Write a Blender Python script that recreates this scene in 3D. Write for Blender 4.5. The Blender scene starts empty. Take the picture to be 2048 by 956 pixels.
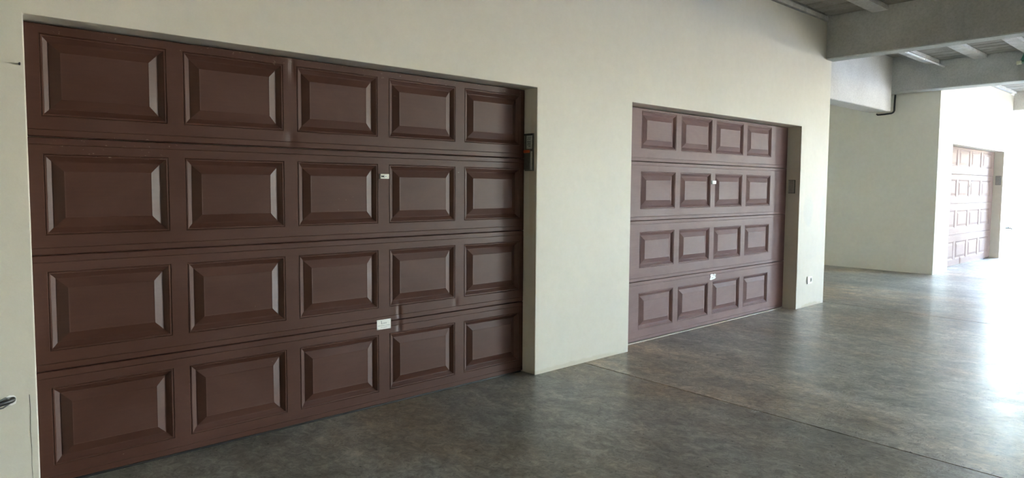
import bpy, bmesh, math, random
from mathutils import Vector, Matrix
C = bpy.context.scene.collection
random.seed(4)

# ---------------------------------------------------------------- camera
YAW, PITCH, ROLL = math.radians(41.490), math.radians(-3.578), math.radians(0.423)
fw = Vector((math.sin(YAW)*math.cos(PITCH), math.cos(YAW)*math.cos(PITCH), math.sin(PITCH)))
rt = Vector((math.cos(YAW), -math.sin(YAW), 0)); up = rt.cross(fw)
r2 = math.cos(ROLL)*rt + math.sin(ROLL)*up; u2 = -math.sin(ROLL)*rt + math.cos(ROLL)*up
cam = bpy.data.objects.new('camera', bpy.data.cameras.new('camera')); C.objects.link(cam)
m = Matrix((r2, u2, -fw)).transposed().to_4x4(); m.translation = Vector((0, -3.646, 1.457))
cam.matrix_world = m
cam.data.sensor_width = 36; cam.data.lens = 1322.5/2048*36
cam.data.shift_x = -0.88/2048; cam.data.shift_y = -22.9/2048
cam.data.clip_start = 0.05; cam.data.clip_end = 500
bpy.context.scene.camera = cam

# ---------------------------------------------------------------- world, sun, exposure
SUN_EL, SUN_AZ = math.radians(34), math.radians(112)      # azimuth from -Y towards +X
w = bpy.data.worlds.new('sky'); bpy.context.scene.world = w; w.use_nodes = True
nt = w.node_tree; sky = nt.nodes.new('ShaderNodeTexSky'); sky.sky_type = 'NISHITA'
sky.sun_disc = False; sky.sun_elevation = SUN_EL; sky.sun_rotation = math.pi - SUN_AZ
sky.air_density = 1.0; sky.dust_density = .6; sky.ozone_density = 3
bg = nt.nodes['Background']; nt.links.new(sky.outputs[0], bg.inputs[0]); bg.inputs[1].default_value = 1.6
sd = bpy.data.lights.new('sun', 'SUN'); sd.energy = 9.0; sd.angle = math.radians(0.6); sd.color = (1, .95, .87)
sun = bpy.data.objects.new('sun', sd); C.objects.link(sun)
d = Vector((math.sin(SUN_AZ)*math.cos(SUN_EL), -math.cos(SUN_AZ)*math.cos(SUN_EL), math.sin(SUN_EL)))
sun.rotation_euler = d.to_track_quat('Z', 'Y').to_euler()
vs = bpy.context.scene.view_settings
vs.view_transform = 'Standard'; vs.look = 'None'; vs.gamma = 1; vs.use_curve_mapping = False
vs.exposure = 3.64

# ---------------------------------------------------------------- materials
class NT:
    def __init__(s, name):
        s.m = bpy.data.materials.new(name); s.m.use_nodes = True
        s.t = s.m.node_tree; s.b = s.t.nodes['Principled BSDF']
    def n(s, typ, ins=None, **kw):
        o = s.t.nodes.new('ShaderNode'+typ)
        for k, v in kw.items(): setattr(o, k, v)
        for k, v in (ins or {}).items(): s.set(o.inputs[k], v)
        return o
    def set(s, sock, v):
        if hasattr(v, 'is_output') or isinstance(v, bpy.types.NodeSocket): s.t.links.new(v, sock)
        elif isinstance(v, bpy.types.Node): s.t.links.new(v.outputs[0], sock)
        else: sock.default_value = v
    def pos(s, scale=(1, 1, 1), rot=(0, 0, 0)):
        g = s.n('NewGeometry'); mp = s.n('Mapping', {'Vector': g.outputs['Position'], 'Scale': scale, 'Rotation': rot}); return mp.outputs[0]
    def noise(s, vec, scale, detail=4, rough=.55, dist=0):
        return s.n('TexNoise', {'Vector': vec, 'Scale': scale, 'Detail': detail, 'Roughness': rough, 'Distortion': dist}).outputs[0]
    def ramp(s, fac, stops):
        o = s.n('ValToRGB', {'Fac': fac}); e = o.color_ramp.elements
        while len(e) > 1: e.remove(e[-1])
        e[0].position, e[0].color = stops[0][0], c4(stops[0][1])
        for p, c in stops[1:]: q = e.new(p); q.color = c4(c)
        return o.outputs[0]
    def mix(s, fac, a, b, mode='MIX'):
        o = s.n('Mix', data_type='RGBA', blend_type=mode)
        s.set(o.inputs[0], fac); s.set(o.inputs[6], c4(a)); s.set(o.inputs[7], c4(b)); return o.outputs[2]
    def math(s, op, a, b=0.0, c=0.0):
        o = s.n('Math', operation=op); s.set(o.inputs[0], a); s.set(o.inputs[1], b); s.set(o.inputs[2], c); return o.outputs[0]
    def bump(s, h, strength=.3, dist=.01, prev=None):
        i = {'Height': h, 'Strength': strength, 'Distance': dist}
        if prev is not None: i['Normal'] = prev
        return s.n('Bump', i).outputs[0]
    def blob(s, c, r, k=6):            # soft stain with a place of its own, 1 at centre
        g = s.n('NewGeometry'); v = s.n('VectorMath', {0: g.outputs['Position'], 1: c}, operation='SUBTRACT').outputs[0]
        v = s.n('VectorMath', {0: v, 1: (1/r[0], 1/r[1], 1/r[2])}, operation='MULTIPLY').outputs[0]
        l = s.n('VectorMath', {0: v}, operation='LENGTH').outputs['Value']
        nz = s.math('MULTIPLY', s.noise(s.pos(), k, 5), .9)
        return s.n('MapRange', {'Value': s.math('ADD', l, nz), 'From Min': 1.45, 'From Max': 1.1, 'To Min': 0, 'To Max': 1}).outputs[0]
    def fin(s, col, rough=.6, spec=.5, normal=None, metal=0):
        s.set(s.b.inputs['Base Color'], c4(col)); s.set(s.b.inputs['Roughness'], rough)
        s.set(s.b.inputs['Specular IOR Level'], spec); s.set(s.b.inputs['Metallic'], metal)
        if normal is not None: s.set(s.b.inputs['Normal'], normal)
        return s.m
def c4(c):
    return (*c, 1) if isinstance(c, tuple) and len(c) == 3 else c
def plain(name, col, rough=.6, spec=.5, metal=0, var=.12):
    t = NT(name); n = t.noise(t.pos(), 60, 3)
    a = tuple(x*(1-var) for x in col); b = tuple(min(1, x*(1+var)) for x in col)
    return t.fin(t.ramp(n, [(.3, a), (.7, b)]), rough, spec, None, metal)

def mat_plaster(name, base, stains=()):
    t = NT(name); p = t.pos()
    big = t.noise(p, .9, 5, .6, .4); fine = t.noise(p, 14, 5, .6)
    lo = tuple(x*.95 for x in base)
    col = t.mix(t.ramp(big, [(.35, (0, 0, 0)), (.65, (1, 1, 1))]), lo, base)
    col = t.mix(.10, col, t.ramp(fine, [(.3, (.55, .55, .5)), (.7, (1, 1, 1))]), 'MULTIPLY')
    spots = t.n('TexVoronoi', {'Vector': p, 'Scale': 2.6}).outputs['Distance']
    col = t.mix(t.ramp(spots, [(.012, (.6, .6, .6)), (.022, (0, 0, 0))]), col, (.42, .41, .37))
    for c, r, k, colr, f in stains:
        col = t.mix(t.math('MULTIPLY', t.blob(c, r, k), f), col, colr)
    nb = t.bump(t.noise(p, 5, 4), .25, .012); nb = t.bump(t.noise(p, 120, 3), .12, .002, nb)
    return t.fin(col, .55, .4, nb)

def mat_concrete(name, a, b, scale=3, bump=.4, rough=.85):
    t = NT(name); p = t.pos()
    n = t.noise(p, scale, 7, .62, .5); f = t.noise(p, 45, 4, .6)
    col = t.ramp(n, [(.32, a), (.68, b)])
    col = t.mix(.25, col, t.ramp(f, [(.35, (.45, .45, .45)), (.6, (1, 1, 1))]), 'MULTIPLY')
    pits = t.n('TexVoronoi', {'Vector': p, 'Scale': 9}).outputs['Distance']
    pm = t.ramp(pits, [(.03, (1, 1, 1)), (.06, (0, 0, 0))])
    col = t.mix(t.math('MULTIPLY', pm, .5), col, tuple(x*.45 for x in a))
    nb = t.bump(n, bump, .02); nb = t.bump(f, bump, .004, nb)
    return t.fin(col, rough, .35, nb)

def mat_paint(name, base, faded, rough=.42, spec=.5):
    """dull brown enamel over steel embossed with a wood grain"""
    t = NT(name)
    g = t.noise(t.pos((1.2, 1, 26)), 5, 6, .65, .25)            # long horizontal grain
    wv = t.noise(t.pos((.9, 1, 60)), 9, 4, .6, .2)
    dust = t.noise(t.pos((1, 1, 1.6)), 1.7, 6, .62, .6)
    col = t.mix(t.ramp(dust, [(.35, (0, 0, 0)), (.72, (1, 1, 1))]), base, faded)
    col = t.mix(.30, col, t.ramp(g, [(.3, (.7, .68, .68)), (.65, (1, 1, 1))]), 'MULTIPLY')
    chip = t.noise(t.pos((1, 1, 2.2)), 38, 3, .6)
    zone = t.noise(t.pos(), 2.4, 2, .5)
    cm = t.math('MULTIPLY', t.ramp(chip, [(.73, (0, 0, 0)), (.76, (1, 1, 1))]), t.ramp(zone, [(.56, (0, 0, 0)), (.62, (1, 1, 1))]))
    col = t.mix(t.math('MULTIPLY', cm, .6), col, (.33, .27, .24))
    gz = t.n('SeparateXYZ', {0: t.n('NewGeometry').outputs['Position']}).outputs[2]
    edge = t.n('MapRange', {'Value': gz, 'From Min': 2.135, 'From Max': 2.155, 'To Min': 0, 'To Max': 1}).outputs[0]
    ez = t.math('MAXIMUM', edge, t.blob((.72, .136, 1.635), (.34, 1, .07), 5))
    sm = t.math('MULTIPLY', t.ramp(t.noise(t.pos((1, 1, 1.7)), 30, 4, .7), [(.635, (0, 0, 0)), (.665, (1, 1, 1))]), ez)
    col = t.mix(t.math('MULTIPLY', sm, .55), col, (.33, .27, .24))
    nb = t.bump(g, .12, .0014); nb = t.bump(wv, .15, .0008, nb)
    r = t.n('MapRange', {'Value': dust, 'From Min': .3, 'From Max': .7, 'To Min': rough-.06, 'To Max': rough+.08}).outputs[0]
    return t.fin(col, r, spec, nb)

def mat_floor(name, k):
    t = NT(name)
    R = (0, 0, -.12)
    big = t.noise(t.pos((1.6, .8, 1), R), .55, 6, .6, .7)
    streak = t.noise(t.pos((1.7, 1.0, 1), R), 1.9, 9, .72, 1.3)
    fine = t.noise(t.pos((1.3, 1, 1), (0, 0, .7)), 12, 9, .78, 1.4)
    warm = t.noise(t.pos((1.5, .8, 1), R), .45, 4, .6, .5)
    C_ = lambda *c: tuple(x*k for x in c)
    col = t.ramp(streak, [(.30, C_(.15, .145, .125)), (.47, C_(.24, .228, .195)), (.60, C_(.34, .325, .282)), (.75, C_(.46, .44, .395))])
    col = t.mix(.75, col, t.ramp(big, [(.34, (.55, .55, .53)), (.66, (1.45, 1.43, 1.4))]), 'MULTIPLY')
    wm = t.ramp(warm, [(.47, (0, 0, 0)), (.68, (1, 1, 1))])
    col = t.mix(t.math('MULTIPLY', wm, .8), col, t.mix(1.0, col, (1.12, .86, .66), 'MULTIPLY'))
    col = t.mix(.75, col, t.ramp(fine, [(.36, (.42, .42, .39)), (.50, (.98, .98, .96)), (.62, (1.6, 1.6, 1.55))]), 'MULTIPLY')
    vn = t.math('ABSOLUTE', t.math('SUBTRACT', t.noise(t.pos((1, 1.5, 1), (0, 0, .5)), 8, 9, .75, 1.8), .5))
    vm = t.math('MULTIPLY', t.ramp(vn, [(.0, (1, 1, 1)), (.016, (0, 0, 0))]), t.ramp(t.noise(t.pos((1, 1.4, 1)), 3.2, 4, .6), [(.46, (0, 0, 0)), (.60, (1, 1, 1))]))
    col = t.mix(t.math('MULTIPLY', vm, .75), col, C_(.62, .59, .50))
    pit = t.noise(t.pos((1, 1.8, 1), (0, 0, .6)), 34, 4, .6, .5)
    pm = t.ramp(pit, [(.32, (1, 1, 1)), (.345, (0, 0, 0))])
    col = t.mix(t.math('MULTIPLY', pm, .6), col, (.03, .028, .024))
    dust = t.math('MULTIPLY', t.ramp(t.noise(t.pos((1, 3, 1), (0, 0, .7)), 16, 6, .7, 1.5), [(.60, (0, 0, 0)), (.68, (1, 1, 1))]), t.ramp(t.noise(t.pos(), 1.3, 2), [(.5, (0, 0, 0)), (.6, (1, 1, 1))]))
    col = t.mix(t.math('MULTIPLY', dust, .30), col, (.5, .5, .47))
    for c, r in (((4.02, -1.52, 0), (.07, .045, 1)), ((4.75, -1.72, 0), (.13, .20, 1))):
        streaks = t.ramp(t.noise(t.pos((1, 5, 1), (0, 0, .9)), 24, 4, .7), [(.45, (0, 0, 0)), (.6, (1, 1, 1))])
        col = t.mix(t.math('MULTIPLY', t.math('MULTIPLY', t.blob(c, r, 14), streaks), .5), col, (.62, .62, .60))
    nb = t.bump(streak, .08, .01); nb = t.bump(fine, .10, .003, nb)
    rr = t.n('MapRange', {'Value': streak, 'From Min': .3, 'From Max': .7, 'To Min': .27, 'To Max': .42}).outputs[0]
    rr = t.math('ADD', rr, t.math('MULTIPLY', pm, .3))
    return t.fin(col, rr, .5, nb)

WHITE = (.625, .592, .515)
M = {}
M['wall'] = mat_plaster('white_plaster', WHITE, (
    ((8.03, 0, 1.20), (.16, 1, .22), 5, (.50, .51, .48), .55), ((8.44, 0, 1.13), (.10, 1, .26), 5, (.50, .51, .48), .5),
    ((3.95, 0, .0), (.7, 1, .045), 12, (.45, .39, .26), .35), ((8.2, 0, .0), (.35, 1, .05), 12, (.42, .36, .22), .5),
    ((.05, 0, .62), (.12, 1, .10), 7, (.55, .54, .44), .5), ((.10, 0, 2.2), (.3, 1, .25), 3, (.55, .56, .48), .45),
    ((8.10, 0, .62), (.16, 1, .03), 20, (.56, .54, .48), .6), ((3.465, .05, 1.5), (.02, .04, .55), 12, (.55, .44, .33), .5),
    ((4.43, 0, 1.27), (.055, 1, .05), 7, (.55, .55, .51), .35)))
M['plaster_grey'] = mat_plaster('pale_plaster', (.87, .84, .75))
M['beam'] = mat_concrete('raw_concrete', (.42, .43, .41), (.54, .55, .53), 1.6, .25)
M['beam_light'] = mat_concrete('lit_beige_concrete', (.48, .46, .43), (.58, .565, .53), 1.4, .2)  # recess beam's lit face put into the colour; also the beige end beam
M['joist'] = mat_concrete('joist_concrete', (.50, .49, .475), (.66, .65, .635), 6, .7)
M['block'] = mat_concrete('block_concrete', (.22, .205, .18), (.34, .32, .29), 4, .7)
M['floor_a'] = mat_floor('polished_concrete_shade', .80); M['floor'] = mat_floor('polished_concrete', 1.25)  # left slabs darkened, the rest lightened, to carry the light's falloff
M['joint'] = plain('joint_filler', (.025, .024, .022), .9)
M['paint1'] = mat_paint('brown_enamel', (.060, .0225, .0145), (.084, .036, .026), .48, .32)
M['paint2'] = mat_paint('sheen_brown_enamel', (.165, .090, .090), (.225, .140, .138), .55, .25)  # base lightened to carry the grazing sheen and haze on this door
M['paint3'] = mat_paint('hazed_enamel', (.235, .170, .155), (.28, .21, .195), .65, .10)  # base paled to carry the bright haze over the far door
M['dark'] = plain('dark_gap', (.02, .018, .016), .9)
M['seal'] = plain('pale_rubber', (.42, .38, .33), .8)
M['black'] = plain('black_plastic', (.012, .012, .013), .45)
M['steel'] = plain('dull_zinc', (.30, .30, .28), .5, .5, .55)
M['steel_dark'] = plain('grimy_zinc', (.105, .11, .10), .55, .5, .4)
M['label'] = plain('label_grey', (.40, .41, .38), .5)
M['ink'] = plain('printed_ink', (.05, .05, .055), .7)
M['print'] = plain('worn_print', (.27, .28, .31), .7)
M['orange'] = plain('orange_plastic', (.55, .10, .03), .5)
M['ivory'] = plain('ivory_plate', (.70, .68, .60), .4, var=.06)
M['white_plastic'] = plain('white_plastic', (.80, .80, .78), .35, var=.03)
M['pvc'] = plain('white_conduit', (.75, .75, .75), .35, var=.04)
M['green'] = plain('green_plastic', (.03, .17, .10), .4)
M['green_pale'] = plain('pale_green_plastic', (.32, .58, .42), .4)
M['cream'] = plain('cream_cap', (.66, .62, .42), .5)
M['cream_wall'] = mat_plaster('cream_render', (.80, .72, .50))
M['yard'] = mat_concrete('yard_concrete', (.42, .41, .39), (.52, .51, .48), 1.2, .2)

# ---------------------------------------------------------------- helpers
def link(name, me, mat=None, parent=None, loc=(0, 0, 0), rot=(0, 0, 0)):
    o = bpy.data.objects.new(name, me); C.objects.link(o)
    if mat is not None and me is not None and not me.materials: me.materials.append(mat)
    o.location = loc; o.rotation_euler = rot
    if parent is not None: o.parent = parent
    return o
def mesh(name, verts, faces, smooth=False):
    me = bpy.data.meshes.new(name); me.from_pydata(verts, [], faces); me.update()
    bm = bmesh.new(); bm.from_mesh(me); bmesh.ops.recalc_face_normals(bm, faces=bm.faces); bm.to_mesh(me); bm.free()
    if smooth:
        for p in me.polygons: p.use_smooth = True
    return me
def box_bm(bm, x0, x1, y0, y1, z0, z1):
    v = [bm.verts.new((x, y, z)) for x in (x0, x1) for y in (y0, y1) for z in (z0, z1)]
    for f in ((0, 1, 3, 2), (4, 6, 7, 5), (0, 4, 5, 1), (2, 3, 7, 6), (0, 2, 6, 4), (1, 5, 7, 3)): bm.faces.new([v[i] for i in f])
def box(name, x0, x1, y0, y1, z0, z1, mat, parent=None, bevel=0, loc=None, seg=2):
    """box; geometry is centred on its own origin at the base centre"""
    cx, cy = (x0+x1)/2, (y0+y1)/2
    bm = bmesh.new(); box_bm(bm, x0-cx, x1-cx, y0-cy, y1-cy, 0, z1-z0)
    if bevel: bmesh.ops.bevel(bm, geom=list(bm.edges), offset=bevel, segments=seg, affect='EDGES', profile=.6)
    bmesh.ops.recalc_face_normals(bm, faces=bm.faces)
    me = bpy.data.meshes.new(name); bm.to_mesh(me); bm.free()
    return link(name, me, mat, parent, (cx, cy, z0))
def voxel(name, xs, ys, zs, solid, mat, bevel=.006, parent=None):
    """one welded mesh from filled cells of a coarse grid (a wall with niches)"""
    V = {}; F = []; vl = []
    def vid(i, j, k):
        if (i, j, k) not in V: V[(i, j, k)] = len(vl); vl.append((xs[i], ys[j], zs[k]))
        return V[(i, j, k)]
    nx, ny, nz = len(xs)-1, len(ys)-1, len(zs)-1
    S = lambda i, j, k: 0 <= i < nx and 0 <= j < ny and 0 <= k < nz and solid((xs[i]+xs[i+1])/2, (ys[j]+ys[j+1])/2, (zs[k]+zs[k+1])/2)
    for i in range(nx):
        for j in range(ny):
            for k in range(nz):
                if not S(i, j, k): continue
                if not S(i-1, j, k): F.append([vid(i, j, k), vid(i, j, k+1), vid(i, j+1, k+1), vid(i, j+1, k)])
                if not S(i+1, j, k): F.append([vid(i+1, j, k), vid(i+1, j+1, k), vid(i+1, j+1, k+1), vid(i+1, j, k+1)])
                if not S(i, j-1, k): F.append([vid(i, j, k), vid(i+1, j, k), vid(i+1, j, k+1), vid(i, j, k+1)])
                if not S(i, j+1, k): F.append([vid(i, j+1, k), vid(i, j+1, k+1), vid(i+1, j+1, k+1), vid(i+1, j+1, k)])
                if not S(i, j, k-1): F.append([vid(i, j, k), vid(i, j+1, k), vid(i+1, j+1, k), vid(i+1, j, k)])
                if not S(i, j, k+1): F.append([vid(i, j, k+1), vid(i+1, j, k+1), vid(i+1, j+1, k+1), vid(i, j+1, k+1)])
    me = mesh(name, vl, F); bm = bmesh.new(); bm.from_mesh(me)
    bmesh.ops.dissolve_limit(bm, angle_limit=.01, verts=bm.verts, edges=bm.edges)
    if bevel:
        es = [e for e in bm.edges if len(e.link_faces) == 2 and e.calc_face_angle(0) > 1]
        bmesh.ops.bevel(bm, geom=es, offset=bevel, segments=2, affect='EDGES', profile=.6)
    bm.to_mesh(me); bm.free()
    return link(name, me, mat, parent)
def tube(name, pts, r, mat, parent=None, n=12, taper=None):
    """swept round tube through points"""
    P = [Vector(p) for p in pts]; vl = []; F = []
    for i, p in enumerate(P):
        t = (P[min(i+1, len(P)-1)] - P[max(i-1, 0)]).normalized()
        a = t.cross(Vector((0, 0, 1)))
        if a.length < .1: a = t.cross(Vector((0, 1, 0)))
        a.normalize(); b = t.cross(a)
        rr = taper[i] if taper else r
        for k in range(n):
            q = 2*math.pi*k/n; vl.append(tuple(p + a*math.cos(q)*rr + b*math.sin(q)*rr))
    for i in range(len(P)-1):
        for k in range(n): F.append([i*n+k, i*n+(k+1) % n, (i+1)*n+(k+1) % n, (i+1)*n+k])
    F.append(list(range(n))); F.append([(len(P)-1)*n+k for k in range(n)])
    me = mesh(name, vl, F); 
    for p in me.polygons: p.use_smooth = len(p.vertices) == 4
    return link(name, me, mat, parent)
def arc(c, r, a0, a1, u, v, n=8):
    c, u, v = Vector(c), Vector(u), Vector(v)
    return [tuple(c + u*r*math.cos(a0+(a1-a0)*i/n) + v*r*math.sin(a0+(a1-a0)*i/n)) for i in range(n+1)]
def empty(name, loc, label, cat=None, kind=None, group=None):
    o = bpy.data.objects.new(name, None); C.objects.link(o); o.location = loc; o.empty_display_size = .1
    return tag(o, label, cat, kind, group)
def tag(o, label=None, cat=None, kind=None, group=None):
    if label: o['label'] = label
    if cat: o['category'] = cat
    if kind: o['kind'] = kind
    if group: o['group'] = group
    return o

# ---------------------------------------------------------------- structure
XL, YB, XE = -4.0, -10.2, 17.95      # left end, side with the openings, far end
CEIL = 3.50
ENDO = [(-9.8, -5.0, 0, 3.12), (-.42, 0, 0, 3.16)]    # openings of the end wall: y0, y1, z0, z1
def ST(o, label, cat='wall'): return tag(o, label, cat, 'structure')

# floor: slabs cast between sawn joints
fl = box('floor', XL, XE, YB, 4.0, -.20, -.035, M['joint']); ST(fl, 'polished grey concrete floor in large slabs running along the garage doors', 'floor')
jx = [XL, -.10, 4.03, 8.62, 12.90, XE]
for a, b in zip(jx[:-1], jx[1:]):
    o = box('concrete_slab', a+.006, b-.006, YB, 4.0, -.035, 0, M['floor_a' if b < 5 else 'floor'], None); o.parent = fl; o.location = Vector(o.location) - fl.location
yd = box('ground', XE+.01, 60, -45, 12, -.25, -.03, M['yard']); ST(yd, 'bright sunlit concrete yard beyond the far open end', 'ground')
yd2 = box('ground', -10.0, XE+.01, -45, YB-.21, -.25, -.03, M['yard']); ST(yd2, 'bright concrete yard outside the open side', 'ground')

# door wall with two niches
NICH = ((.343, 3.465, 2.20), (4.602, 7.789, 2.19))
def solidA(x, y, z):
    if y > .24: return True
    return not any(a < x < b and z < h for a, b, h in NICH)
wa = voxel('wall_front', [XL, .343, 3.465, 4.602, 7.789, 8.535], [0, .24, .42], [0, 2.19, 2.20, CEIL], solidA, M['wall'])
ST(wa, 'long white plastered wall holding the two nearer brown garage doors')
def solidC(x, y, z):
    if y > .24: return True
    return not (13.57 < x < 17.09 and z < 2.26)
wc = voxel('wall_far', [12.83, 13.57, 17.09, 17.90], [0, .24, .62], [0, 2.26, CEIL], solidC, M['wall'])
ST(wc, 'far white wall around the pale pinkish garage door')
wr = box('wall_right', 12.80, 12.829, .002, 3.8, 0, 3.70, M['plaster_grey']); ST(wr, 'plain pale grey side wall of the recess past the pillar')
wk = box('wall_recess', 8.535, 12.83, 3.8, 3.95, 0, 3.70, M['plaster_grey']); ST(wk, 'hidden end wall of the recess')
wm = box('wall_middle', 8.40, 8.535, .42, 3.8, 0, 3.70, M['plaster_grey']); ST(wm, 'hidden side of the recess behind the pillar')
wb = box('wall_back', XL, XE, YB-.2, YB, 0, 3.70, M['wall']); ST(wb, 'white wall opposite the garage doors, outside the view')
we = voxel('wall_end', [XE-.15, XE], sorted({YB, 0} | {v for o in ENDO for v in o[:2]}), sorted({0, 3.70} | {v for o in ENDO for v in o[2:]}),
           lambda x, y, z: not any(p < y < q and lo < z < hi for p, q, lo, hi in ENDO), M['wall'], 0)
pr = box('column', 12.52, 12.78, -4.15, -3.0, 0, 3.10, M['wall'], bevel=.01); ST(pr, 'added unseen white pier under the second beam, blocking part of the daylight', 'column')  # unseen pier added to block daylight and even out the wall brightness
ST(we, 'white end wall with the far openings that let the daylight in')
wl = box('wall_left', XL-.15, XL, YB-.2, 3.9, 0, 3.70, M['wall']); ST(wl, 'end wall to the left, outside the view')
for i, (a, b) in enumerate(((XL, 8.535), (12.83, 17.90))):
    t = box('trim_%d' % (i+1), a, b, .14, .42, CEIL+.001, 3.70, M['beam']); ST(t, 'concrete edge of the ceiling above the white wall', 'trim')
# ceiling: slab on joists, hollow blocks between them, cross beams
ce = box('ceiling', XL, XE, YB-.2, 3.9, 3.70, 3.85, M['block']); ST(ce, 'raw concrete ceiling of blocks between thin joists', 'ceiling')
def childof(o, p):
    o.parent = p; o.location = Vector(o.location) - p.location; return o
bays = ((5.0, 8.36), (8.58, 12.48), (12.81, 17.61))
JZ = 3.515
def joist_mesh(L):
    pr = [(-.085, .0), (.085, .0), (.085, .05), (.045, .075), (.045, .185), (-.045, .185), (-.045, .075), (-.085, .05)]
    n = 9; vl = []; F = []; k = len(pr)
    for i in range(n):
        x = -L/2 + L*i/(n-1); rnd = random.Random(i*7+int(L*10)); dz = rnd.uniform(-.003, .003)
        vl += [(x, y+rnd.uniform(-.0025, .0025), z+(dz if z < .06 else 0)) for y, z in pr]
    for i in range(n-1):
        for q in range(k): F.append([i*k+q, i*k+(q+1) % k, (i+1)*k+(q+1) % k, (i+1)*k+q])
    F.append(list(range(k))); F.append([(n-1)*k+q for q in range(k)])
    return mesh('joist', vl, F)
JY = [.035 - .645*i for i in range(16)]
bw, bl = .232, .47
def block_mesh():
    bm = bmesh.new(); box_bm(bm, -bw/2+.009, bw/2-.009, -bl/2, bl/2, 0, .12)
    es = [e for e in bm.edges if abs(e.verts[0].co.z) < .01 and abs(e.verts[1].co.z) < .01]
    bmesh.ops.bevel(bm, geom=es, offset=.010, segments=1, affect='EDGES'); bmesh.ops.recalc_face_normals(bm, faces=bm.faces)
    me = bpy.data.meshes.new('ceiling_block'); bm.to_mesh(me); bm.free(); return me
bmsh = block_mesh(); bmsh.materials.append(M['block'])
for a, b in bays:
    jm = joist_mesh(b-a); jm.materials.append(M['joist'])
    for y in JY:
        childof(link('joist', jm, None, None, ((a+b)/2, y + (.035 if y > 0 and a < 6 else 0), JZ)), ce)
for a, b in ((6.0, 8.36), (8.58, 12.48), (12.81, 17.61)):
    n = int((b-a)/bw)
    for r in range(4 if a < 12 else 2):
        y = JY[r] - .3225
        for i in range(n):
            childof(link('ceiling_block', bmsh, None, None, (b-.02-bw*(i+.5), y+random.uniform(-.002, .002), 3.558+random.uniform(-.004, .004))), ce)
# cross beams (their undersides pale with the bounce of the floor)
def beam(x0, x1, y0, y1, z0, z1, mat, label):
    bm = bmesh.new(); n = 14; vl = []; F = []
    horiz = (y1-y0) > (x1-x0)
    for i in range(n+1):
        rnd = random.Random(i+int(x0*10)); j = rnd.uniform(-.003, .003); q = rnd.uniform(-.002, .002); t = i/n
        if horiz:
            y = y0+(y1-y0)*t; ring = [(x0+q, y, z0+.012+j), (x0+.012+q, y, z0+j), (x1-.012+q, y, z0+j), (x1+q, y, z0+.012+j), (x1, y, z1), (x0, y, z1)]
        else:
            x = x0+(x1-x0)*t; ring = [(x, y0+q, z0+.012+j), (x, y0+.012+q, z0+j), (x, y1-.012+q, z0+j), (x, y1+q, z0+.012+j), (x, y1, z1), (x, y0, z1)]
        vl += ring
    for i in range(n):
        for k in range(6): F.append([i*6+k, i*6+(k+1) % 6, (i+1)*6+(k+1) % 6, (i+1)*6+k])
    F.append(list(range(6))); F.append([n*6+k for k in range(6)])
    bm.free()
    o = link('concrete_beam', mesh('concrete_beam', vl, F), mat); return ST(o, label, 'beam')
beam(8.365, 8.58, YB+.1, -.002, 3.045, 3.70, M['beam'], 'deep grey concrete cross beam meeting the top of the white pillar, nearest of the beams')
beam(12.48, 12.799, YB+.1, 3.75, 3.11, 3.70, M['beam'], 'second grey concrete cross beam, over the corner of the far white wall')
beam(8.56, 12.478, .66, 1.0, 2.79, 3.70, M['beam_light'], 'concrete beam inside the recess, coloured paler as if lit, parallel to the doors')
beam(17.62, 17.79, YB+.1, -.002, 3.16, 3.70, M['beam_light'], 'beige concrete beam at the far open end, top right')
# sunlit outside wall past the end
ow = box('wall_outside', 18.2, 34, .35, .6, -.03, 4.2, M['cream_wall']); ST(ow, 'sunlit cream wall outside beyond the far end, at the right edge')

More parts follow.
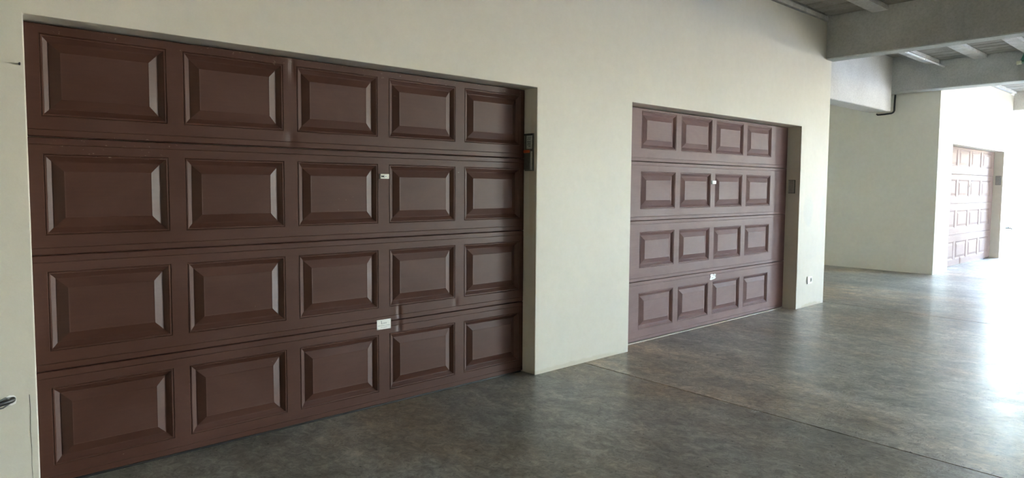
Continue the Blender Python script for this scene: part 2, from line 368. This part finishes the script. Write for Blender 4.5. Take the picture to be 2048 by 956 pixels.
# ---------------------------------------------------------------- sectional doors
def section_bm(W, H, panels, p0, p1, grooves, dents=(), k=1):
    """front skin of one door section: sunk moulded frames, thin grooves, rolled top and bottom edges"""
    xs = sorted({0, W} | {v for p in panels for v in p})
    zs = sorted({.004, H-.004, p0, p1}); g2 = []
    for g in grooves: zs += [g-.0025, g+.0025]; g2.append(g)
    zs = sorted(zs)
    bm = bmesh.new(); cache = {}
    def V(x, y, z):
        k = (round(x, 5), round(y, 5), round(z, 5))
        if k not in cache: cache[k] = bm.verts.new(k)
        return cache[k]
    def Q(*p):
        try: bm.faces.new([V(*q) for q in p])
        except ValueError: pass
    rings = ((0, 0), (.003, .004*k), (.007, .0005*k), (.012, .001*k), (.015, .005*k), (.034, .0190*k), (.038, .0200*k))
    for xa, xb in zip(xs[:-1], xs[1:]):
        for za, zb in zip(zs[:-1], zs[1:]):
            g = [q for q in g2 if abs((za+zb)/2-q) < .001]
            ispan = any(abs(xa-p[0]) < 1e-6 for p in panels) and abs(za-p0) < 1e-6 and abs(zb-p1) < 1e-6
            if g:
                zc = g[0]; Q((xa, 0, za), (xb, 0, za), (xb, .0022, zc), (xa, .0022, zc)); Q((xa, .0022, zc), (xb, .0022, zc), (xb, 0, zb), (xa, 0, zb))
            elif ispan:
                for (i0, y0), (i1, y1) in zip(rings[:-1], rings[1:]):
                    A = [(xa+i0, y0, za+i0), (xb-i0, y0, za+i0), (xb-i0, y0, zb-i0), (xa+i0, y0, zb-i0)]
                    B = [(xa+i1, y1, za+i1), (xb-i1, y1, za+i1), (xb-i1, y1, zb-i1), (xa+i1, y1, zb-i1)]
                    for q in range(4): Q(A[q], A[(q+1) % 4], B[(q+1) % 4], B[q])
                i, y = rings[-1]; Q((xa+i, y, za+i), (xb-i, y, za+i), (xb-i, y, zb-i), (xa+i, y, zb-i))
            else: Q((xa, 0, za), (xb, 0, za), (xb, 0, zb), (xa, 0, zb))
        # rolled edges
        Q((xa, 0, H-.004), (xb, 0, H-.004), (xb, .004, H), (xa, .004, H)); Q((xa, .004, 0), (xb, .004, 0), (xb, 0, .004), (xa, 0, .004))
        Q((xa, .004, H), (xb, .004, H), (xb, .04, H), (xa, .04, H)); Q((xa, .04, 0), (xb, .04, 0), (xb, .004, 0), (xa, .004, 0))
    for x in (0, W): Q((x, 0, .004), (x, .004, 0), (x, .04, 0), (x, .04, H), (x, .004, H), (x, 0, H-.004))
    Q((0, .04, 0), (W, .04, 0), (W, .04, H), (0, .04, H))
    bmesh.ops.recalc_face_normals(bm, faces=bm.faces)
    dent(bm, dents)
    return bm
def dent(bm, dents):
    for (dx, dz, sx, sz, amp) in dents:
        for off in (-2, -1.3, -.7, -.25, .25, .7, 1.3, 2):
            bmesh.ops.bisect_plane(bm, geom=bm.verts[:]+bm.edges[:]+bm.faces[:], plane_co=(dx+off*sx, 0, 0), plane_no=(1, 0, 0))
            bmesh.ops.bisect_plane(bm, geom=bm.verts[:]+bm.edges[:]+bm.faces[:], plane_co=(0, 0, dz+off*sz), plane_no=(0, 0, 1))
        for v in bm.verts:
            if v.co.y < .03:
                v.co.y += amp*math.exp(-((v.co.x-dx)/sx)**2-((v.co.z-dz)/sz)**2)
def panel_mesh(w, h, k=1):
    i0, i1 = .0385, .082
    def R(i, y): return [(i, y, i), (w-i, y, i), (w-i, y, h-i), (i, y, h-i)]
    v = R(i0, .0197*k) + R(i0, .0175*k) + R(i1, .0006*k) + R(i1+.004, .0012*k)
    F = [[0, 1, 2, 3], [12, 13, 14, 15]]
    for b in (0, 4, 8):
        for q in range(4): F.append([b+q, b+(q+1) % 4, b+4+(q+1) % 4, b+4+q])
    return mesh('raised_panel', v, F)
def door(idx, x0, W, y, joints, cols, pw, rows, mat, label, dents={}, tilt=(0, 0, 0, 0), ztop=2.2, relief=1):
    root = empty('door_%d' % idx, (x0, y, 0), label, 'garage door', 'structure')
    pm = None
    zz = [.012] + list(joints) + [ztop]
    for r in range(4):                       # r=0 lowest section
        z0, z1 = zz[r]+.0015, zz[r+1]-(.003 if r == 2 else .0015); pb, pt = rows[r]
        gr = [g-z0 for g in ((z0+.033), (z1-.033)) if not (pb-.01 < g < pt+.01) and z0+.01 < g < z1-.01]
        if r == 3: gr = gr[:1]
        bm = section_bm(W, z1-z0, [(c-x0, c-x0+pw) for c in cols], pb-z0, pt-z0, gr, dents.get(r, ()), relief)
        me = bpy.data.meshes.new('door_section'); bm.to_mesh(me); bm.free()
        s = link('door_section', me, mat, root, (0, 0, z0), (tilt[r], 0, 0))
        pm = panel_mesh(pw, pt-pb, relief); pm.materials.append(mat)
        for c in cols:
            link('raised_panel', pm, None, s, (c-x0, 0, pb-z0))
    return root

d1 = door(1, .349, 3.110, .136, (.560, 1.115, 1.672), (.410, 1.027, 1.645, 2.264, 2.882), .538,
          ((.097, .479), (.654, 1.036), (1.209, 1.593), (1.767, 2.150)), M['paint1'],
          'dark brown five-column garage door on the left, the largest and nearest',
          dents={3: ((1.275, .46, .022, .07, .008), (1.262, .045, .030, .045, .006)),
                 1: ((1.99, .055, .014, .05, .009), (2.46, .06, .02, .035, .006)), 0: ((1.99, .50, .018, .035, .007),)}, ztop=2.194)
d2 = door(2, 4.608, 3.175, .166, (.575, 1.145, 1.695), (4.953, 5.583, 6.213, 6.845), .548,
          ((.115, .467), (.700, 1.040), (1.252, 1.603), (1.815, 2.160)), M['paint2'],
          'mid-distance garage door of purplish brown, paled as if by sheen, with four panel columns', ztop=2.184)
d3 = door(3, 13.576, 3.508, .170, (.600, 1.190, 1.745), (13.87, 14.66, 15.45, 16.24), .67,
          ((.12, .48), (.72, 1.07), (1.31, 1.65), (1.89, 2.22)), M['paint3'],
          'far garage door, its brown paled to pink as if by haze, at the right beside the opening', ztop=2.254, relief=.55,  # relief flattened too, imitating the low contrast of haze
          dents={0: ((1.40, .06, .03, .12, .02), (1.0, .3, .25, .2, .008))})
# parts of door 1
def on(door_, o): o.parent = door_; o.location = Vector(o.location) - door_.location; return o
lp = box('lock_plate', 2.200, 2.262, .129, .1355, 1.499, 1.530, M['ivory'], bevel=.002); on(d1, lp); lp['label'] = 'small ivory lock plate with a keyhole'
k = tube('keyhole', [(.004, -.0045, .0155), (.004, -.0075, .0155)], .0085, M['white_plastic'], lp, 16)
k = tube('key_slot', [(.004, -.0074, .0155), (.004, -.0086, .0155)], .0028, M['black'], lp, 10)
box('latch_slot', 2.204-2.231, 2.224-2.231, -.0050, -.0030, .0105, .0205, M['black'], lp, bevel=.001)
nk = box('latch_bolt', 2.191, 2.199, .131, .1358, 1.497, 1.532, M['black'], bevel=.001); on(d1, nk); nk['label'] = 'dark slot beside the lock plate'
def textmesh(s, size, mat, loc, parent, name='lettering', shear=0):
    cu = bpy.data.curves.new(name, 'FONT'); cu.body = s; cu.size = size; cu.extrude = .0003; cu.align_x = 'CENTER'; cu.shear = shear
    o = bpy.data.objects.new('tmp', cu); C.objects.link(o); bpy.context.view_layer.update()
    me = bpy.data.meshes.new_from_object(o.evaluated_get(bpy.context.evaluated_depsgraph_get())); bpy.data.objects.remove(o)
    me.materials.clear(); return link(name, me, mat, parent, loc, (math.pi/2, 0, 0))
def strokes(name, rects, mat, parent, y):
    """tiny printed marks too small to read: (x0, x1, z0, z1) in the plate's own frame"""
    bm = bmesh.new()
    for x0, x1, z0, z1 in rects: box_bm(bm, x0, x1, y-.0004, y+.0002, z0, z1)
    bmesh.ops.recalc_face_normals(bm, faces=bm.faces); me = bpy.data.meshes.new(name); bm.to_mesh(me); bm.free()
    return link(name, me, mat, parent)
ml = box('maker_plate', 2.168, 2.272, .1325, .1352, .512, .577, M['white_plastic'], bevel=.0012); on(d1, ml); ml['label'] = 'small white maker plate with fine print'
rr = random.Random(3); rc = []
rc += [(-.020, -.0165, .036, .056), (-.020, -.010, .036, .0385), (-.023, -.018, .054, .056)]                       # tall script initial
rc += [(x, x+.004, .037, .0435) for x in (-.006, .001, .008, .015)]
x = -.045
while x < .043: l = rr.uniform(.004, .010); rc.append((x, x+l, .0242, .0268)); x += l+.003
x = -.022
while x < .022: l = rr.uniform(.004, .008); rc.append((x, x+l, .0122, .0143)); x += l+.003
strokes('fine_print', rc, M['print'], ml, -.0016)
for sx in (-.046, .046):
    for sz in (.006, .059): tube('rivet', [(sx, -.0012, sz), (sx, -.0026, sz)], .0022, M['steel'], ml, 8)
# parts of door 2
lp2 = box('lock_plate', 6.160, 6.222, .159, .1655, 1.497, 1.529, M['white_plastic'], bevel=.002); on(d2, lp2); lp2['label'] = 'small white lock plate with a keyhole'
tube('keyhole', [(.004, -.0045, .0155), (.004, -.0075, .0155)], .0085, M['ivory'], lp2, 16)
tube('key_slot', [(.004, -.0074, .0155), (.004, -.0086, .0155)], .0028, M['black'], lp2, 10)
nk2 = box('latch_bolt', 6.140, 6.156, .161, .1658, 1.494, 1.532, M['black'], bevel=.001); on(d2, nk2)
def torn(name, pts, y, t, mat):
    n = len(pts); vl = [(x, 0, z) for x, z in pts] + [(x, -t, z) for x, z in pts]
    return mesh(name, vl, [list(range(n)), list(range(n, 2*n))] + [[i, (i+1) % n, n+(i+1) % n, n+i] for i in range(n)])
ts = link('torn_sticker', torn('torn_sticker', [(-.058, -.030), (-.03, -.034), (.045, -.024), (.058, -.012), (.047, .004), (.06, .022), (.03, .030), (.02, .021), (-.02, .031), (-.05, .024), (-.041, .002)], 0, .0008, None), M['white_plastic'], None, (6.215, .1652, .515))
on(d2, ts); ts['label'] = 'torn remains of a white sticker'
strokes('fine_print', [(-.005, .04, .0105, .0145), (-.028, .006, -.014, -.010), (.040, .044, -.008, .006), (.012, .02, -.005, 0)], M['ink'], ts, -.001)
bs = box('bottom_seal', 4.612, 7.775, .150, .196, .0, .012, M['seal'], bevel=.003); on(d2, bs); bs['label'] = 'pale rubber strip along the bottom edge'
bs = box('bottom_seal', .355, 3.452, .142, .170, .0, .011, M['black'], bevel=.003); on(d1, bs)
bs = box('bottom_seal', 13.58, 17.07, .176, .206, .0, .011, M['black'], bevel=.003); on(d3, bs)
bx = box('lock_plate', 15.385, 15.425, .163, .1695, 1.50, 1.56, M['steel'], bevel=.002); on(d3, bx); bx['label'] = 'small grey lock plate'

# ---------------------------------------------------------------- things on the walls
# control box in the jamb of door 1 (faces -X)
xj = 3.465
cb = empty('control_box', (xj, .077, 1.574), 'tall narrow grey control box with orange-red tag, right of the nearest door', 'control box')
box('backing_plate', -.010, 0, -.049, .049, 0, .285, M['steel_dark'], cb, bevel=.003)
box('face_label', -.020, -.0102, -.036, .018, .168, .268, M['label'], cb, bevel=.002)
fp = [(-.020-.0004, 0, 0, 0)]
bm = bmesh.new()
for zr, segs in ((.250, ((-.028, -.016), (-.010, .000))), (.240, ((-.026, -.012), (-.006, .006))), (.222, ((-.030, .012),)), (.210, ((-.030, .006),)), (.198, ((-.030, .010),)), (.186, ((-.030, -.004),))):
    for a, b in segs: box_bm(bm, -.0207, -.0199, a, b, zr-.0022, zr+.0022)
me = bpy.data.meshes.new('fine_print'); bm.to_mesh(me); bm.free(); link('fine_print', me, M['ink'], cb)
box('orange_tag', -.026, -.0102, -.012, .046, .138, .160, M['orange'], cb, bevel=.003)
box('lower_cover', -.022, -.0102, -.020, .044, .008, .136, M['steel_dark'], cb, bevel=.004)
box('side_strip', -.018, -.0102, -.038, -.024, .008, .150, M['label'], cb, bevel=.002)
box('top_rim', -.022, -.0102, -.045, .045, .270, .284, M['black'], cb, bevel=.002)
xj = 7.789
cb = empty('control_box', (xj, .096, 1.395), 'plain grey control box on the jamb right of the mid-distance door', 'control box')
box('backing_plate', -.008, 0, -.042, .042, 0, .162, M['steel_dark'], cb, bevel=.003)
box('cover', -.030, -.0082, -.034, .022, .006, .156, M['steel'], cb, bevel=.005)
box('side_strip', -.024, -.0082, .025, .038, .008, .154, M['label'], cb, bevel=.002)
xj = 17.09
cb = empty('control_box', (xj, .085, 1.56), 'small grey control box on the jamb right of the far pink door', 'control box')
box('backing_plate', -.008, 0, -.055, .045, 0, .19, M['steel_dark'], cb, bevel=.003)
box('cover', -.035, -.0082, -.05, .035, .006, .184, M['steel'], cb, bevel=.005)
# socket on the pillar
so = empty('wall_socket', (8.126, 0, .283), 'white wall socket low on the pillar between the doors and the recess', 'socket')
box('socket_plate', -.063, .063, -.009, 0, 0, .092, M['white_plastic'], so, bevel=.003)
box('socket_insert', .006, .046, -.0125, -.0092, .020, .072, M['label'], so, bevel=.002)
box('socket_slot', .016, .022, -.0135, -.0126, .034, .058, M['ink'], so); box('socket_slot', .031, .037, -.0135, -.0126, .034, .058, M['ink'], so)
# ragged cable stub left of door 1
cs = empty('cable_stub', (.245, 0, .49), 'frayed black cable sticking out of a chipped hole at the left edge of the wall', 'cable')
tube('cable_sheath', [(.008, .0, .000), (.004, -.02, .002), (-.012, -.034, .002), (-.06, -.040, -.004), (-.13, -.048, -.012)], .013, M['black'], cs, 10, taper=[.012, .012, .012, .013, .014])
tube('wire', [(-.006, -.03, .010), (-.02, -.045, .022), (-.05, -.05, .012), (-.10, -.052, .004)], .004, M['steel_dark'], cs, 8)
tube('wire', [(-.006, -.03, -.008), (-.03, -.048, -.018), (-.07, -.052, -.022), (-.12, -.05, -.028)], .0035, M['ink'], cs, 8)
hole = [(-.022, .0), (-.018, .014), (-.004, .020), (.012, .019), (.020, .010), (.022, -.006), (.018, -.020), (.004, -.026), (-.010, -.022), (-.020, -.010)]
ho = link('chipped_plaster', torn('chipped_plaster', hole, 0, .0012, None), M['white_plastic'], cs, (0, 0, 0))
# crack and nail on the left wall
cr = link('plaster_crack', None)
bpy.data.objects.remove(cr)
pts = [(.3135, .50), (.315, .42), (.3125, .33), (.315, .25), (.313, .17), (.316, .09)]
vl = [(x-.0012*(1-i/8), 0, z) for i, (x, z) in enumerate(pts)] + [(x+.0012*(1-i/8), 0, z) for i, (x, z) in enumerate(pts)]
n = len(pts); vl += [(x, -.0006, z) for x, y, z in vl]
F = [[i, i+1, n+i+1, n+i] for i in range(n-1)] + [[2*n+i, 2*n+i+1, 3*n+i+1, 3*n+i] for i in range(n-1)]
ck = link('plaster_crack', mesh('plaster_crack', vl, F), M['steel_dark'], wa)
tag(tube('nail', [(.324, 0, 1.975), (.322, -.025, 1.979)], .0035, M['ink'], None, 8), 'small dark nail in the white wall by the top left corner of the nearest door', 'nail')
# tap at the far end
tp = empty('wall_tap', (17.52, 0, .63), 'small grey garden tap on the white wall right of the far pink door', 'tap')
tube('spout', [(0, 0, 0), (0, -.05, .0), (-.0, -.085, .0)] + arc((0, -.085, -.03), .03, math.pi/2, math.pi, (0, 1, 0), (0, 0, 1), 5), .014, M['steel_dark'], tp, 10)
tube('tap_handle', [(0, -.05, .012), (0, -.05, .04)], .008, M['steel_dark'], tp, 8)
tube('tap_lever', [(-.05, -.05, .04), (.05, -.05, .046)], .008, M['steel_dark'], tp, 8)
# black cable on the recess wall, hanging off the pale beam's end
cbl = tube('black_cable', [(12.775, .695, 3.106), (12.775, .70, 3.0), (12.775, .702, 2.88)] + [(12.775, .702+.06*(1-math.cos(a)), 2.838-.052*math.sin(a)) for a in [i*math.pi/2/6 for i in range(7)]] + [(12.775, .86, 2.778), (12.775, .97, 2.776), (12.775, .99, 2.792)], .015, M['black'])
tag(cbl, 'thick black cable dropping from the second beam to the end of the pale recess beam', 'cable')
# white conduit under the first joist of the middle bay
cd = tube('white_conduit', [(8.585, -.12, 3.44), (12.476, -.12, 3.45)], .013, M['pvc'], None, 14)
tag(cd, 'thin white conduit under the ceiling between the two grey beams', 'conduit')
for x in (8.8, 10.75, 11.55, 12.2): tube('coupling', [(x-.03, -.12, 3.4405+(x-8.585)*.0026), (x+.03, -.12, 3.4405+(x-8.585)*.0026)], .0165, M['pvc'], cd, 14)
# green fitting on the face of the second beam
gl = empty('ceiling_fitting', (12.476, -1.16, 3.40), 'green plastic fitting with a pale tube on the second beam, at the top right edge', 'fitting')
tube('fitting_body', [(-.03, 0, .0), (-.03, -.04, .06), (-.03, -.10, .07), (-.03, -.16, .02)], .06, M['green'], gl, 14, taper=[.035, .06, .065, .05])
tube('pale_tube', [(-.10, .03, -.03), (-.10, -.55, -.01)], .018, M['green_pale'], gl, 12)
tube('end_cap', [(-.10, .06, -.035), (-.10, .00, -.032)], .028, M['cream'], gl, 12)
box('fixing_bracket', -.04, 0, -.11, -.03, .06, .12, M['black'], gl, bevel=.003)
